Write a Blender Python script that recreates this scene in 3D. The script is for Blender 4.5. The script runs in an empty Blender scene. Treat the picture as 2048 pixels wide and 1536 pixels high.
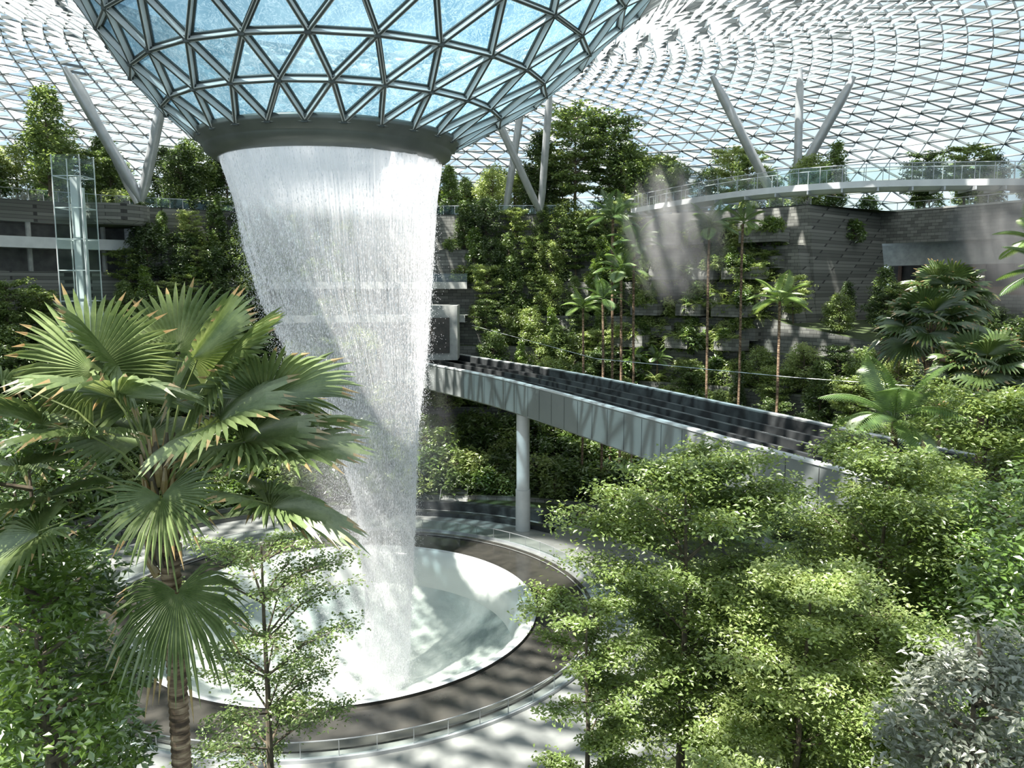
import bpy, math, random
import numpy as np
from mathutils import Vector
rng=np.random.default_rng(7); random.seed(7)
S=bpy.context.scene
pi=math.pi
CX,CY=-12.9,58.6
# ------------------------------------------------------------ helpers
def nrm(a):
    a=np.asarray(a,float); n=np.linalg.norm(a,axis=-1,keepdims=True); n[n==0]=1; return a/n
class MB:
    def __init__(s): s.v=[];s.f=[];s.m=[];s.n=0;s.uv=[]
    def add(s,v,f,m=0):
        v=np.asarray(v,float).reshape(-1,3); f=np.asarray(f,int)
        s.v.append(v); s.f.append((f+s.n)); s.m.append(np.full(len(f),m)); s.n+=len(v)
    def mesh(s,name,mats,smooth=False):
        me=bpy.data.meshes.new(name)
        V=np.concatenate(s.v); me.vertices.add(len(V)); me.vertices.foreach_set('co',V.ravel())
        loops=np.concatenate([f.ravel() for f in s.f]); tot=np.concatenate([np.full(len(f),f.shape[1]) for f in s.f])
        st=np.concatenate([[0],np.cumsum(tot)[:-1]])
        me.loops.add(len(loops)); me.loops.foreach_set('vertex_index',loops.astype(np.int32))
        me.polygons.add(len(tot)); me.polygons.foreach_set('loop_start',st.astype(np.int32)); me.polygons.foreach_set('loop_total',tot.astype(np.int32))
        me.polygons.foreach_set('material_index',np.concatenate(s.m).astype(np.int32))
        me.polygons.foreach_set('use_smooth',np.full(len(tot),smooth))
        for m in mats: me.materials.append(m)
        me.update(calc_edges=True); me.validate(); return me
    def obj(s,name,mats,parent=None,smooth=False):
        return link(s.mesh(name,mats,smooth),name,parent)
def link(me,name,parent=None,loc=(0,0,0),rz=0,sc=1):
    o=bpy.data.objects.new(name,me); S.collection.objects.link(o)
    o.location=loc; o.rotation_euler=(0,0,rz); o.scale=(sc,sc,sc) if not hasattr(sc,'__len__') else sc
    if parent: o.parent=parent
    return o
def empty(name,loc=(0,0,0)):
    o=bpy.data.objects.new(name,None); S.collection.objects.link(o); o.location=loc; return o
def frame(d):
    d=nrm(d); u=np.array([0,0,1.]) if abs(d[2])<.95 else np.array([1.,0,0])
    s=nrm(np.cross(d,u)); return s,np.cross(s,d)
def tube(mb,pts,rad,n=8,m=0,cap=True):
    pts=np.asarray(pts,float); k=len(pts); rad=np.broadcast_to(rad,(k,))
    V=[]; s0=None
    for i in range(k):
        d=pts[min(i+1,k-1)]-pts[max(i-1,0)]
        if s0 is None: s,u=frame(d)
        else:
            d=nrm(d); s=nrm(s0-d*np.dot(s0,d)); u=np.cross(s,d)
        s0=s
        a=np.arange(n)*2*pi/n
        V.append(pts[i]+rad[i]*(np.cos(a)[:,None]*s+np.sin(a)[:,None]*u))
    F=[]
    for i in range(k-1):
        for j in range(n): F.append((i*n+j,i*n+(j+1)%n,(i+1)*n+(j+1)%n,(i+1)*n+j))
    mb.add(np.concatenate(V),F,m)
    if cap:
        mb.add(V[-1],[list(range(n))],m)
def box(mb,c,sz,rz=0,m=0):
    x,y,z=np.array(sz)/2.; v=np.array([(-x,-y,-z),(x,-y,-z),(x,y,-z),(-x,y,-z),(-x,-y,z),(x,-y,z),(x,y,z),(-x,y,z)])
    ca,sa=math.cos(rz),math.sin(rz); R=np.array([[ca,-sa,0],[sa,ca,0],[0,0,1]]); v=v@R.T+np.array(c)
    mb.add(v,[(0,3,2,1),(4,5,6,7),(0,1,5,4),(1,2,6,5),(2,3,7,6),(3,0,4,7)],m)
BF=np.array([(0,1,3,2),(4,6,7,5),(0,4,5,1),(2,3,7,6),(0,2,6,4),(1,5,7,3)])
def beams(mb,P,Q,N,w,top,bot,m=0):
    d=nrm(Q-P); s=nrm(np.cross(d,N)); n=nrm(np.cross(s,d)); 
    V=np.stack([P-s*w/2-n*bot,P+s*w/2-n*bot,P-s*w/2+n*top,P+s*w/2+n*top,Q-s*w/2-n*bot,Q+s*w/2-n*bot,Q-s*w/2+n*top,Q+s*w/2+n*top],1)
    K=len(P); F=(BF[None]+8*np.arange(K)[:,None,None]).reshape(-1,4); mb.add(V.reshape(-1,3),F,m)
def revolve(mb,prof,n=96,a0=0,a1=2*pi,c=(CX,CY),m=0,flip=False):
    full=abs(a1-a0-2*pi)<1e-6; k=n if full else n+1
    a=a0+(a1-a0)*np.arange(k)/n; V=[]
    for r,z in prof: V.append(np.stack([c[0]+r*np.cos(a),c[1]+r*np.sin(a),np.full(k,z)],1))
    F=[]
    for i in range(len(prof)-1):
        for j in range(n):
            j2=(j+1)%k; q=(i*k+j,i*k+j2,(i+1)*k+j2,(i+1)*k+j); F.append(q[::-1] if flip else q)
    mb.add(np.concatenate(V),F,m)
def sweep(mb,path,prof,m=0,closed=True):
    path=np.asarray(path,float); k=len(path); V=[]
    for i in range(k):
        d=nrm(path[min(i+1,k-1)]-path[max(i-1,0)]); s=np.array([d[1],-d[0]])
        for l,z in prof: V.append((path[i][0]+s[0]*l,path[i][1]+s[1]*l,z))
    n=len(prof); F=[]
    for i in range(k-1):
        for j in range(n if closed else n-1): F.append((i*n+j,i*n+(j+1)%n,(i+1)*n+(j+1)%n,(i+1)*n+j))
    mb.add(V,F,m)
def spline(pts,n=40):
    pts=np.asarray(pts,float); out=[]; P=np.vstack([2*pts[0]-pts[1],pts,2*pts[-1]-pts[-2]])
    for i in range(1,len(P)-2):
        for t in np.linspace(0,1,n,endpoint=False):
            a,b,c,d=P[i-1],P[i],P[i+1],P[i+2]
            out.append(.5*((2*b)+(c-a)*t+(2*a-5*b+4*c-d)*t*t+(-a+3*b-3*c+d)*t**3))
    out.append(pts[-1]); return np.array(out)
# ------------------------------------------------------------ materials
def mat(name):
    m=bpy.data.materials.new(name); m.use_nodes=True; nt=m.node_tree; nt.nodes.clear(); return m,nt
def nd(nt,t,**k):
    n=nt.nodes.new(t)
    for a,b in k.items():
        if a.startswith('i_'): n.inputs[int(a[2:])].default_value=b
        elif a=='ins':
            for q,w in b.items(): n.inputs[q].default_value=w
        else: setattr(n,a,b)
    return n
def ramp(nt,fac,stops):
    r=nt.nodes.new('ShaderNodeValToRGB'); e=r.color_ramp.elements
    while len(e)<len(stops): e.new(.5)
    for i,(p,c) in enumerate(stops): e[i].position=p; e[i].color=(*c,1) if len(c)==3 else c
    nt.links.new(fac,r.inputs[0]); return r.outputs[0]
def surf(name,c1,c2,scale=3,rough=.6,metal=0,bump=0,spec=.5):
    m,nt=mat(name); L=nt.links.new
    o=nd(nt,'ShaderNodeOutputMaterial'); b=nd(nt,'ShaderNodeBsdfPrincipled',ins={'Roughness':rough,'Metallic':metal,'Specular IOR Level':spec})
    tc=nd(nt,'ShaderNodeTexCoord'); n=nd(nt,'ShaderNodeTexNoise',ins={'Scale':scale,'Detail':5})
    L(tc.outputs['Object'],n.inputs['Vector']); L(ramp(nt,n.outputs[0],[(.3,c1),(.7,c2)]),b.inputs['Base Color'])
    if bump:
        bp=nd(nt,'ShaderNodeBump',ins={'Strength':bump}); L(n.outputs[0],bp.inputs['Height']); L(bp.outputs[0],b.inputs['Normal'])
    L(b.outputs[0],o.inputs[0]); return m
def leafmat(name,c1,c2,c3,rough=.4,trans=.40,gl=.08):
    m,nt=mat(name); L=nt.links.new
    o=nd(nt,'ShaderNodeOutputMaterial'); tc=nd(nt,'ShaderNodeTexCoord'); n=nd(nt,'ShaderNodeTexNoise',ins={'Scale':1.7,'Detail':6,'Roughness':.75})
    L(tc.outputs['Object'],n.inputs['Vector']); oi=nd(nt,'ShaderNodeObjectInfo')
    ad=nd(nt,'ShaderNodeMath',operation='MULTIPLY_ADD',i_1=.35,i_2=-.17); L(oi.outputs['Random'],ad.inputs[0])
    a2=nd(nt,'ShaderNodeMath',operation='ADD'); L(n.outputs[0],a2.inputs[0]); L(ad.outputs[0],a2.inputs[1])
    col=ramp(nt,a2.outputs[0],[(.28,c1),(.5,c2),(.75,c3)])
    d=nd(nt,'ShaderNodeBsdfDiffuse'); t=nd(nt,'ShaderNodeBsdfTranslucent'); g=nd(nt,'ShaderNodeBsdfGlossy',ins={'Roughness':rough,'Color':(.95,.95,.9,1)})
    L(col,d.inputs[0]); hs=nd(nt,'ShaderNodeHueSaturation',ins={'Hue':.475,'Saturation':1.12,'Value':1.8}); L(col,hs.inputs['Color']); L(hs.outputs[0],t.inputs[0])
    m1=nd(nt,'ShaderNodeMixShader',i_0=trans); L(d.outputs[0],m1.inputs[1]); L(t.outputs[0],m1.inputs[2])
    m2=nd(nt,'ShaderNodeMixShader',i_0=gl); L(m1.outputs[0],m2.inputs[1]); L(g.outputs[0],m2.inputs[2]); L(m2.outputs[0],o.inputs[0]); return m
M_leafA=leafmat('leaf_light',(.09,.14,.035),(.19,.27,.075),(.36,.43,.18))
M_leafB=leafmat('leaf_dark',(.038,.072,.022),(.085,.145,.04),(.19,.27,.085))
M_leafC=leafmat('leaf_glossy',(.045,.09,.022),(.10,.18,.04),(.2,.31,.06),rough=.3,gl=.13)
M_leafS=leafmat('leaf_silver',(.12,.14,.10),(.24,.26,.21),(.46,.47,.40),gl=.15)
M_palm=leafmat('palm_leaf',(.055,.095,.028),(.105,.16,.05),(.23,.29,.13),rough=.36,trans=.24,gl=.09)
M_brown=leafmat('dry_leaf',(.22,.15,.06),(.35,.26,.12),(.5,.4,.22))
M_bark=surf('bark',(.05,.04,.03),(.16,.13,.09),6,.9,bump=.5)
M_concrete=surf('concrete',(.27,.28,.27),(.40,.41,.39),1.5,.8)
M_pave=surf('paving',(.16,.17,.165),(.26,.27,.26),.5,.42)
M_white=surf('white_paint',(.54,.56,.57),(.62,.64,.65),1,.4)
M_fascia=surf('fascia_metal',(.20,.22,.22),(.24,.26,.26),.3,.35,metal=.15)
M_dark=surf('dark_metal',(.02,.022,.024),(.045,.05,.052),2,.5)
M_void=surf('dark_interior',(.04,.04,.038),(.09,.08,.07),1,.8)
M_steel=surf('steel_tube',(.34,.36,.38),(.46,.48,.5),1,.3,metal=.35)
M_ring=surf('ring_metal',(.11,.12,.11),(.16,.17,.16),.5,.35,metal=.3)
def stone():
    m,nt=mat('terrace_stone'); L=nt.links.new
    o=nd(nt,'ShaderNodeOutputMaterial'); b=nd(nt,'ShaderNodeBsdfPrincipled',ins={'Roughness':.8})
    g=nd(nt,'ShaderNodeNewGeometry'); sp=nd(nt,'ShaderNodeSeparateXYZ'); L(g.outputs['Position'],sp.inputs[0])
    ad=nd(nt,'ShaderNodeMath',operation='SUBTRACT'); L(sp.outputs[0],ad.inputs[0]); L(sp.outputs[1],ad.inputs[1])
    cb=nd(nt,'ShaderNodeCombineXYZ'); L(ad.outputs[0],cb.inputs[0]); L(sp.outputs[2],cb.inputs[1])
    br=nd(nt,'ShaderNodeTexBrick',ins={'Scale':1.0,'Mortar Size':.025,'Brick Width':1.3,'Row Height':.42,'Color1':(.10,.104,.096,1),'Color2':(.21,.215,.20,1),'Mortar':(.035,.035,.035,1),'Bias':-.1})
    L(cb.outputs[0],br.inputs[0])
    no=nd(nt,'ShaderNodeTexNoise',ins={'Scale':1.2,'Detail':6}); L(g.outputs['Position'],no.inputs['Vector'])
    soil=ramp(nt,no.outputs[0],[(.3,(.02,.03,.012)),(.7,(.06,.09,.025))])
    sn=nd(nt,'ShaderNodeSeparateXYZ'); L(g.outputs['Normal'],sn.inputs[0]); ab=nd(nt,'ShaderNodeMath',operation='ABSOLUTE'); L(sn.outputs[2],ab.inputs[0])
    gt=nd(nt,'ShaderNodeMath',operation='GREATER_THAN',i_1=.6); L(ab.outputs[0],gt.inputs[0])
    mx=nd(nt,'ShaderNodeMix',data_type='RGBA'); L(gt.outputs[0],mx.inputs[0]); L(br.outputs[0],mx.inputs[6]); L(soil,mx.inputs[7]); L(mx.outputs[2],b.inputs['Base Color'])
    L(b.outputs[0],o.inputs[0]); return m
M_stone=stone()
def glassmat(name,col,alpha,rough=.05):
    m,nt=mat(name); L=nt.links.new; o=nd(nt,'ShaderNodeOutputMaterial'); t=nd(nt,'ShaderNodeBsdfTransparent',ins={0:(*col,1)})
    g=nd(nt,'ShaderNodeBsdfGlossy',ins={'Roughness':rough}); x=nd(nt,'ShaderNodeMixShader',i_0=alpha); L(t.outputs[0],x.inputs[1]); L(g.outputs[0],x.inputs[2]); L(x.outputs[0],o.inputs[0]); return m
M_glass=glassmat('railing_glass',(.86,.93,.90),.08)
def shade():
    m,nt=mat('white_shade_panel'); L=nt.links.new; o=nd(nt,'ShaderNodeOutputMaterial')
    d=nd(nt,'ShaderNodeBsdfDiffuse',ins={0:(.8,.82,.82,1)}); t=nd(nt,'ShaderNodeBsdfTranslucent',ins={0:(.66,.70,.72,1)})
    x=nd(nt,'ShaderNodeMixShader',i_0=.30); L(d.outputs[0],x.inputs[1]); L(t.outputs[0],x.inputs[2]); L(x.outputs[0],o.inputs[0]); return m
M_shade=shade()
def funnelglass():
    m,nt=mat('wet_funnel_glass'); L=nt.links.new; o=nd(nt,'ShaderNodeOutputMaterial')
    g=nd(nt,'ShaderNodeNewGeometry'); n1=nd(nt,'ShaderNodeTexNoise',ins={'Scale':.5,'Detail':4}); L(g.outputs['Position'],n1.inputs['Vector'])
    vo=nd(nt,'ShaderNodeTexNoise',ins={'Scale':1.5,'Detail':6,'Distortion':2.4,'Roughness':.62}); L(g.outputs['Position'],vo.inputs['Vector'])
    foam=ramp(nt,vo.outputs[0],[(.46,(0,0,0)),(.505,(.7,.7,.7)),(.52,(.2,.2,.2)),(.55,(0,0,0))])
    base=ramp(nt,n1.outputs[0],[(.35,(.08,.18,.25)),(.7,(.20,.33,.40))])
    mx=nd(nt,'ShaderNodeMix',data_type='RGBA'); L(foam,mx.inputs[0]); L(base,mx.inputs[6]); mx.inputs[7].default_value=(.42,.54,.60,1)
    tl=nd(nt,'ShaderNodeBsdfTranslucent'); L(mx.outputs[2],tl.inputs[0]); tr=nd(nt,'ShaderNodeBsdfTransparent',ins={0:(.34,.48,.54,1)})
    gl=nd(nt,'ShaderNodeBsdfGlossy',ins={'Roughness':.1})
    a=nd(nt,'ShaderNodeMixShader',i_0=.45); L(tl.outputs[0],a.inputs[1]); L(tr.outputs[0],a.inputs[2])
    b=nd(nt,'ShaderNodeMixShader',i_0=.05); L(a.outputs[0],b.inputs[1]); L(gl.outputs[0],b.inputs[2]); L(b.outputs[0],o.inputs[0]); return m
M_funnel=funnelglass()
def watermat(name,solid=None):
    m,nt=mat(name); L=nt.links.new; o=nd(nt,'ShaderNodeOutputMaterial')
    d=nd(nt,'ShaderNodeBsdfDiffuse',ins={0:(.98,.98,1,1)}); t=nd(nt,'ShaderNodeBsdfTranslucent',ins={0:(.98,.98,1,1)})
    w=nd(nt,'ShaderNodeMixShader',i_0=.5); L(d.outputs[0],w.inputs[1]); L(t.outputs[0],w.inputs[2])
    if solid:
        tr=nd(nt,'ShaderNodeBsdfTransparent'); x=nd(nt,'ShaderNodeMixShader',i_0=.7); L(tr.outputs[0],x.inputs[1]); L(w.outputs[0],x.inputs[2]); L(x.outputs[0],o.inputs[0]); return m
    uv=nd(nt,'ShaderNodeUVMap'); mp=nd(nt,'ShaderNodeMapping',ins={'Scale':(150,2.2,1)}); L(uv.outputs[0],mp.inputs[0])
    n=nd(nt,'ShaderNodeTexNoise',ins={'Scale':3,'Detail':4,'Roughness':.7}); L(mp.outputs[0],n.inputs['Vector'])
    fa=ramp(nt,n.outputs[0],[(.42,(.0,.0,.0)),(.72,(.34,.34,.34))])
    sp=nd(nt,'ShaderNodeSeparateXYZ'); L(uv.outputs[0],sp.inputs[0])
    tp=ramp(nt,sp.outputs[1],[(0,(.97,.97,.97)),(.055,(.7,.7,.7)),(.10,(.14,.14,.14)),(.2,(.05,.05,.05)),(.5,(.03,.03,.03)),(.8,(.08,.08,.08)),(1,(.18,.18,.18))])  # extra opacity near the ring paints the sunlit white glow into the water
    ad=nd(nt,'ShaderNodeMath',operation='ADD',use_clamp=True); L(fa,ad.inputs[0]); L(tp,ad.inputs[1])
    tr=nd(nt,'ShaderNodeBsdfTransparent'); x=nd(nt,'ShaderNodeMixShader'); L(ad.outputs[0],x.inputs[0]); L(tr.outputs[0],x.inputs[1]); L(w.outputs[0],x.inputs[2]); L(x.outputs[0],o.inputs[0]); return m
M_veil=watermat('water_veil'); M_drop=watermat('water_drops',True)
def bowlmat():
    m,nt=mat('wet_basin'); L=nt.links.new; o=nd(nt,'ShaderNodeOutputMaterial'); b=nd(nt,'ShaderNodeBsdfPrincipled',ins={'Roughness':.10})
    g=nd(nt,'ShaderNodeNewGeometry')
    n=nd(nt,'ShaderNodeTexNoise',ins={'Scale':.14,'Detail':6,'Distortion':.8}); L(g.outputs['Position'],n.inputs['Vector'])
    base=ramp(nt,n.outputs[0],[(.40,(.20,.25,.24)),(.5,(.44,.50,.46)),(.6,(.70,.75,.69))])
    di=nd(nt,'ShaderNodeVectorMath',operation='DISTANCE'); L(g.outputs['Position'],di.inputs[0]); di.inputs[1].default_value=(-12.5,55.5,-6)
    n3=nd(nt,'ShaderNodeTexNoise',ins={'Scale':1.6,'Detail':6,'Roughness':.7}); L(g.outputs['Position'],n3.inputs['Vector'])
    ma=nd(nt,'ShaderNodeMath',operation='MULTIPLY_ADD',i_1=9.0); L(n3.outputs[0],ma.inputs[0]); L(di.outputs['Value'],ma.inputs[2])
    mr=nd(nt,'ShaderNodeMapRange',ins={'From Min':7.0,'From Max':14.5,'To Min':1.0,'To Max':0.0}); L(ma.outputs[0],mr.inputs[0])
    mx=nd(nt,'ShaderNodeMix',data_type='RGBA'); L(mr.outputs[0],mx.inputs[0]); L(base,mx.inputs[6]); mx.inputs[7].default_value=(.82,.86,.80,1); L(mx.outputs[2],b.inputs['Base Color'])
    n2=nd(nt,'ShaderNodeTexNoise',ins={'Scale':2.2,'Detail':5}); L(g.outputs['Position'],n2.inputs['Vector']); bp=nd(nt,'ShaderNodeBump',ins={'Strength':.35,'Distance':.3}); L(n2.outputs[0],bp.inputs['Height']); L(bp.outputs[0],b.inputs['Normal'])
    L(b.outputs[0],o.inputs[0]); return m
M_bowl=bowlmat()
M_acr=surf('white_acrylic',(.5,.54,.52),(.66,.70,.67),.2,.15)
M_poolring=surf('wet_dark_stone',(.035,.035,.032),(.06,.057,.05),.8,.14)
def mistmat(name,dens,lo=.42,hi=.7,minr=.25,cyl=False):
    m,nt=mat(name); L=nt.links.new; o=nd(nt,'ShaderNodeOutputMaterial'); v=nd(nt,'ShaderNodeVolumeScatter',ins={'Color':(1,1,1,1),'Anisotropy':.0})
    tc=nd(nt,'ShaderNodeTexCoord'); ln=nd(nt,'ShaderNodeVectorMath',operation='LENGTH'); L(tc.outputs['Object'],ln.inputs[0])
    mr=nd(nt,'ShaderNodeMapRange',ins={'From Min':minr,'From Max':.98,'To Min':1.0,'To Max':0.0}); L(ln.outputs['Value'],mr.inputs[0])
    n=nd(nt,'ShaderNodeTexNoise',ins={'Scale':2.2,'Detail':4,'Distortion':.5}); L(tc.outputs['Object'],n.inputs['Vector'])
    r=nd(nt,'ShaderNodeMapRange',ins={'From Min':lo,'From Max':hi,'To Min':0.0,'To Max':dens}); L(n.outputs[0],r.inputs[0])
    mu=nd(nt,'ShaderNodeMath',operation='MULTIPLY'); L(mr.outputs[0],mu.inputs[0]); L(r.outputs[0],mu.inputs[1]); L(mu.outputs[0],v.inputs['Density']); L(v.outputs[0],o.inputs['Volume']); return m
M_mist=mistmat('mist_vapour',.30,.34,.66); M_spray=mistmat('fine_spray',.14,.3,.7,.0)
# ------------------------------------------------------------ terrain
LB=128.5
STEP=[(26,0),(28,.5),(30,1.0),(33,2.2),(37,4),(41,6),(44,9),(46.5,12.5),(49,16.5),(51,20.5),(53,25),(55,29.5),(57,34.5)]
def interp(x,xs,ys): return float(np.interp(x,xs,ys))
def Rb(phi):
    return interp(phi,[-90,0,30,48,60,80,140,200,270],[57,62,66,65,62,57,57,57,57])/57.
def cap(phi): return interp(phi,[-90,-20,0,39,40.5,LB-1,LB+1,200,230,270],[10,10,14,20,34.5,34.5,18,14,10,10])
def hz(x,y):
    dx,dy=x-CX,y-CY; r=math.hypot(dx,dy); ph=math.degrees(math.atan2(dy,dx))
    if ph<-90: ph+=360
    q=r/Rb(ph); z=0
    for a,b in STEP:
        if q>=a: z=b
    return min(z,cap(ph))
mb=MB(); NP=240; V=[]; rows=[]
prev=0
for a,b in STEP: rows.append((a,prev)); rows.append((a,b)); prev=b
rows=[(20.5,0)]+rows+[(84,34.5)]
for q,z in rows:
    for i in range(NP+1):
        ph=-90+360*i/NP; R=q*Rb(ph); R=R if q<80 else 84
        t=math.radians(ph); V.append((CX+R*math.cos(t),CY+R*math.sin(t),min(z,cap(ph))-.0))
F=[]
for i in range(len(rows)-1):
    for j in range(NP): F.append((i*(NP+1)+j,i*(NP+1)+j+1,(i+1)*(NP+1)+j+1,(i+1)*(NP+1)+j))
mb.add(V,F); mb.obj('terraced_garden_wall',[M_stone])
mb=MB(); revolve(mb,[(18.8,.02),(29,.02)],160,m=0); mb.obj('floor',[M_pave])
# pool
pool=empty('vortex_pool')
mb=MB(); revolve(mb,[(19.2,.15),(19.0,.15),(18.9,-.05),(14.75,-.1),(14.75,.1),(14.5,.1),(14.5,-.3)],160); o=mb.obj('dark_water_channel',[M_poolring],pool)
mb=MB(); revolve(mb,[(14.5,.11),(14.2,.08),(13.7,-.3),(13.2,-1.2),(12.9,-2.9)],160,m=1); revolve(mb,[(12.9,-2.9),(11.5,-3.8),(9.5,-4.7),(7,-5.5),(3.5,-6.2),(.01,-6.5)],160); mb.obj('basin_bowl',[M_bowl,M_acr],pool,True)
mb=MB(); revolve(mb,[(14.78,.12),(14.62,.16),(14.45,.12)],160); mb.obj('basin_rim',[M_white],pool)
rail=empty('pool_glass_railing'); mb=MB(); revolve(mb,[(20,.1),(20,1.1)],160); mb.obj('glass_panels',[M_glass],rail)
mb=MB(); revolve(mb,[(20.03,1.1),(20.03,1.14),(19.97,1.14),(19.97,1.1)],160); revolve(mb,[(20.15,0),(20.15,.22),(19.9,.22),(19.9,0)],160)
for i in range(64):
    t=i*2*pi/64; box(mb,(CX+20*math.cos(t),CY+20*math.sin(t),.6),(.04,.04,1.1),t)
mb.obj('rail_posts',[M_steel],rail)
mb=MB()
for i,(r,z) in enumerate([(25,.45),(27.5,.9)]):
    revolve(mb,[(r,0),(r,z),(r+.9,z),(r+.9,0)],60,math.radians(48),math.radians(100))
mb.obj('curved_stone_bench',[M_dark])
st=empty('garden_stairs',(-6.5,86.6,0)); mb=MB()
for i in range(9): box(mb,(0,i*.45,.085*(i+1)),(3,.5,.17*(i+1)))
mb.obj('steps',[M_concrete],st)
mb=MB()
for sx in (-1.5,1.5): tube(mb,[(sx,-.3,.0),(sx,-.3,1.0),(sx,3.8,2.6),(sx,3.8,1.5)],.025,6)
mb.obj('handrails',[M_steel],st)
# ------------------------------------------------------------ roof
RP=[(8.8,34.7),(11,36.1),(13.5,37.9),(15.5,39.8),(17.2,42),(19.5,44.6),(23,46.8),(30,49),(38,50.6),(48,51.8),(58,52),(68,51),(78,48.5),(88,44),(95,39),(99,34.5)]
rpr=[a for a,b in RP]; rpz=[b for a,b in RP]
xs=np.linspace(8.8,99,600); zs=np.interp(xs,rpr,rpz); k=np.ones(15)/15; zp=np.pad(zs,7,mode='reflect',reflect_type='odd'); zs=np.convolve(zp,k,'valid')
def roofz(r): return np.interp(r,xs,zs)
def roff(r): return np.interp(r,[8.8,11,16,20,40],[0,.5,2.0,3.0,4.0])
def rowradii(r0,r1,step):
    out=[r0]; r=r0
    while r<r1-.1:
        dz=(roofz(r+.5)-roofz(r))/.5; r=min(r1,r+step/math.sqrt(1+dz*dz)); out.append(r)
    return out
roof=empty('gridshell_dome_roof')
def lattice(radii,N,off=0):
    P=[];Nn=[]
    for j,r in enumerate(radii):
        a=(np.arange(N)+.5*((j+off)%2))*2*pi/N+.05
        dz=(roofz(r+.4)-roofz(r-.4))/.8
        P.append(np.stack([CX+roff(r)+r*np.cos(a),CY+r*np.sin(a),np.full(N,roofz(r))],1)); Nn.append(nrm(np.stack([-dz*np.cos(a),-dz*np.sin(a),np.ones(N)],1)))
    E=[];T=[]
    for j in range(len(radii)):
        o=(j+off)%2
        for i in range(N):
            E.append((j*N+i,j*N+(i+1)%N))
            if j<len(radii)-1:
                a=j*N+i;b=j*N+(i+1)%N
                if o==0: u=(j+1)*N+i; w=(j+1)*N+(i-1)%N; E+= [(a,u),(a,w)]; T.append((a,b,u,0)); T.append((a,u,w,1))
                else: u=(j+1)*N+(i+1)%N; w=(j+1)*N+i; E+= [(a,u),(a,w)]; T.append((a,b,u,0)); T.append((a,u,w,1))
    return np.concatenate(P),np.concatenate(Nn),np.array(E),np.array(T)
mg=MB(); mp_=MB(); mf=MB()
zoneA=rowradii(8.8,19.5,3.0)
P,Nn,E,T=lattice(zoneA,24)
nE=nrm(Nn[E[:,0]]+Nn[E[:,1]])
beams(mg,P[E[:,0]],P[E[:,1]],nE,.36,.05,.06,1); beams(mg,P[E[:,0]]-nE*.06,P[E[:,1]]-nE*.06,nE,.12,0,.30,0)
beams(mg,P[E[:,0]]-nE*.36,P[E[:,1]]-nE*.36,nE,.20,0,.05,0); beams(mg,P[E[:,0]]-nE*.41,P[E[:,1]]-nE*.41,nE,.11,0,.03,1)  # white flange, dark strip below: beam's lit side and shaded underside painted in
mf.add(P+Nn*.03,T[:,:3])
for p,n in zip(P,Nn):
    box(mg,p-n*.28,(.36,.36,.36),m=1)
for rr,N,wd,dp in ((rowradii(19.5,40,2.5),66,.12,.34),(rowradii(40,99,2.3),150,.09,.28)):
    P,Nn,E,T=lattice(rr,N)
    nE=nrm(Nn[E[:,0]]+Nn[E[:,1]])
    beams(mg,P[E[:,0]],P[E[:,1]],nE,wd,.05,dp,2)
    c=P[T[:,:3]].mean(1); ph=np.degrees(np.arctan2(c[:,1]-CY,c[:,0]-CX)); r=np.hypot(c[:,1]-CY,c[:,0]-CX)
    wave=np.sin(np.radians(ph)*9+r*.25)+np.sin(r*.5-np.radians(ph)*5)
    far=(c[:,1]>30)
    right=(ph>-20)&(ph<42)&(r>52)&(r<86)
    keep=(T[:,3]==1)&(rng.random(len(T))<.96)|((T[:,3]==0)&far&(wave>.3)&(r>30))|((T[:,3]==0)&far&(r>66)&(rng.random(len(T))<.6))|((T[:,3]==0)&right&(rng.random(len(T))<.85))
    keep&=r<92
    Tk=T[keep]; q=P[Tk[:,:3]]; cc=q.mean(1,keepdims=True); nn=Nn[Tk[:,0]][:,None]
    q=cc+(q-cc)*np.array([1.02,1.0,1.0])[None,:,None]-nn*.10
    dep=np.where(Tk[:,3:4]==1,rng.uniform(1.1,1.4,(len(q),1)),rng.uniform(.3,.6,(len(q),1)))
    q[:,0]-=nn[:,0]*dep
    K=len(q)
    mp_.add(q.reshape(-1,3),np.arange(K*3).reshape(-1,3))
M_grid=surf('roof_steel',(.60,.62,.62),(.68,.70,.70),.5,.4)
M_grid2=surf('roof_steel_dark_shade',(.04,.05,.05),(.07,.085,.08),.5,.5)
M_grid3=surf('roof_steel_grey',(.09,.105,.11),(.14,.16,.16),.5,.5)
mg.obj('steel_lattice',[M_grid,M_grid2,M_grid3],roof); mp_.obj('shade_panels',[M_shade],roof); mf.obj('funnel_glass',[M_funnel],roof)
mb=MB(); revolve(mb,[(8.9,34.9),(9.15,34.75),(9.1,34.45),(8.6,34.0),(8.55,33.9),(8.5,33.6),(7.75,33.1),(7.6,33.1),(7.6,34.6),(8.9,34.9)],120)
mb.obj('oculus_ring',[M_ring],None,True)
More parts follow.
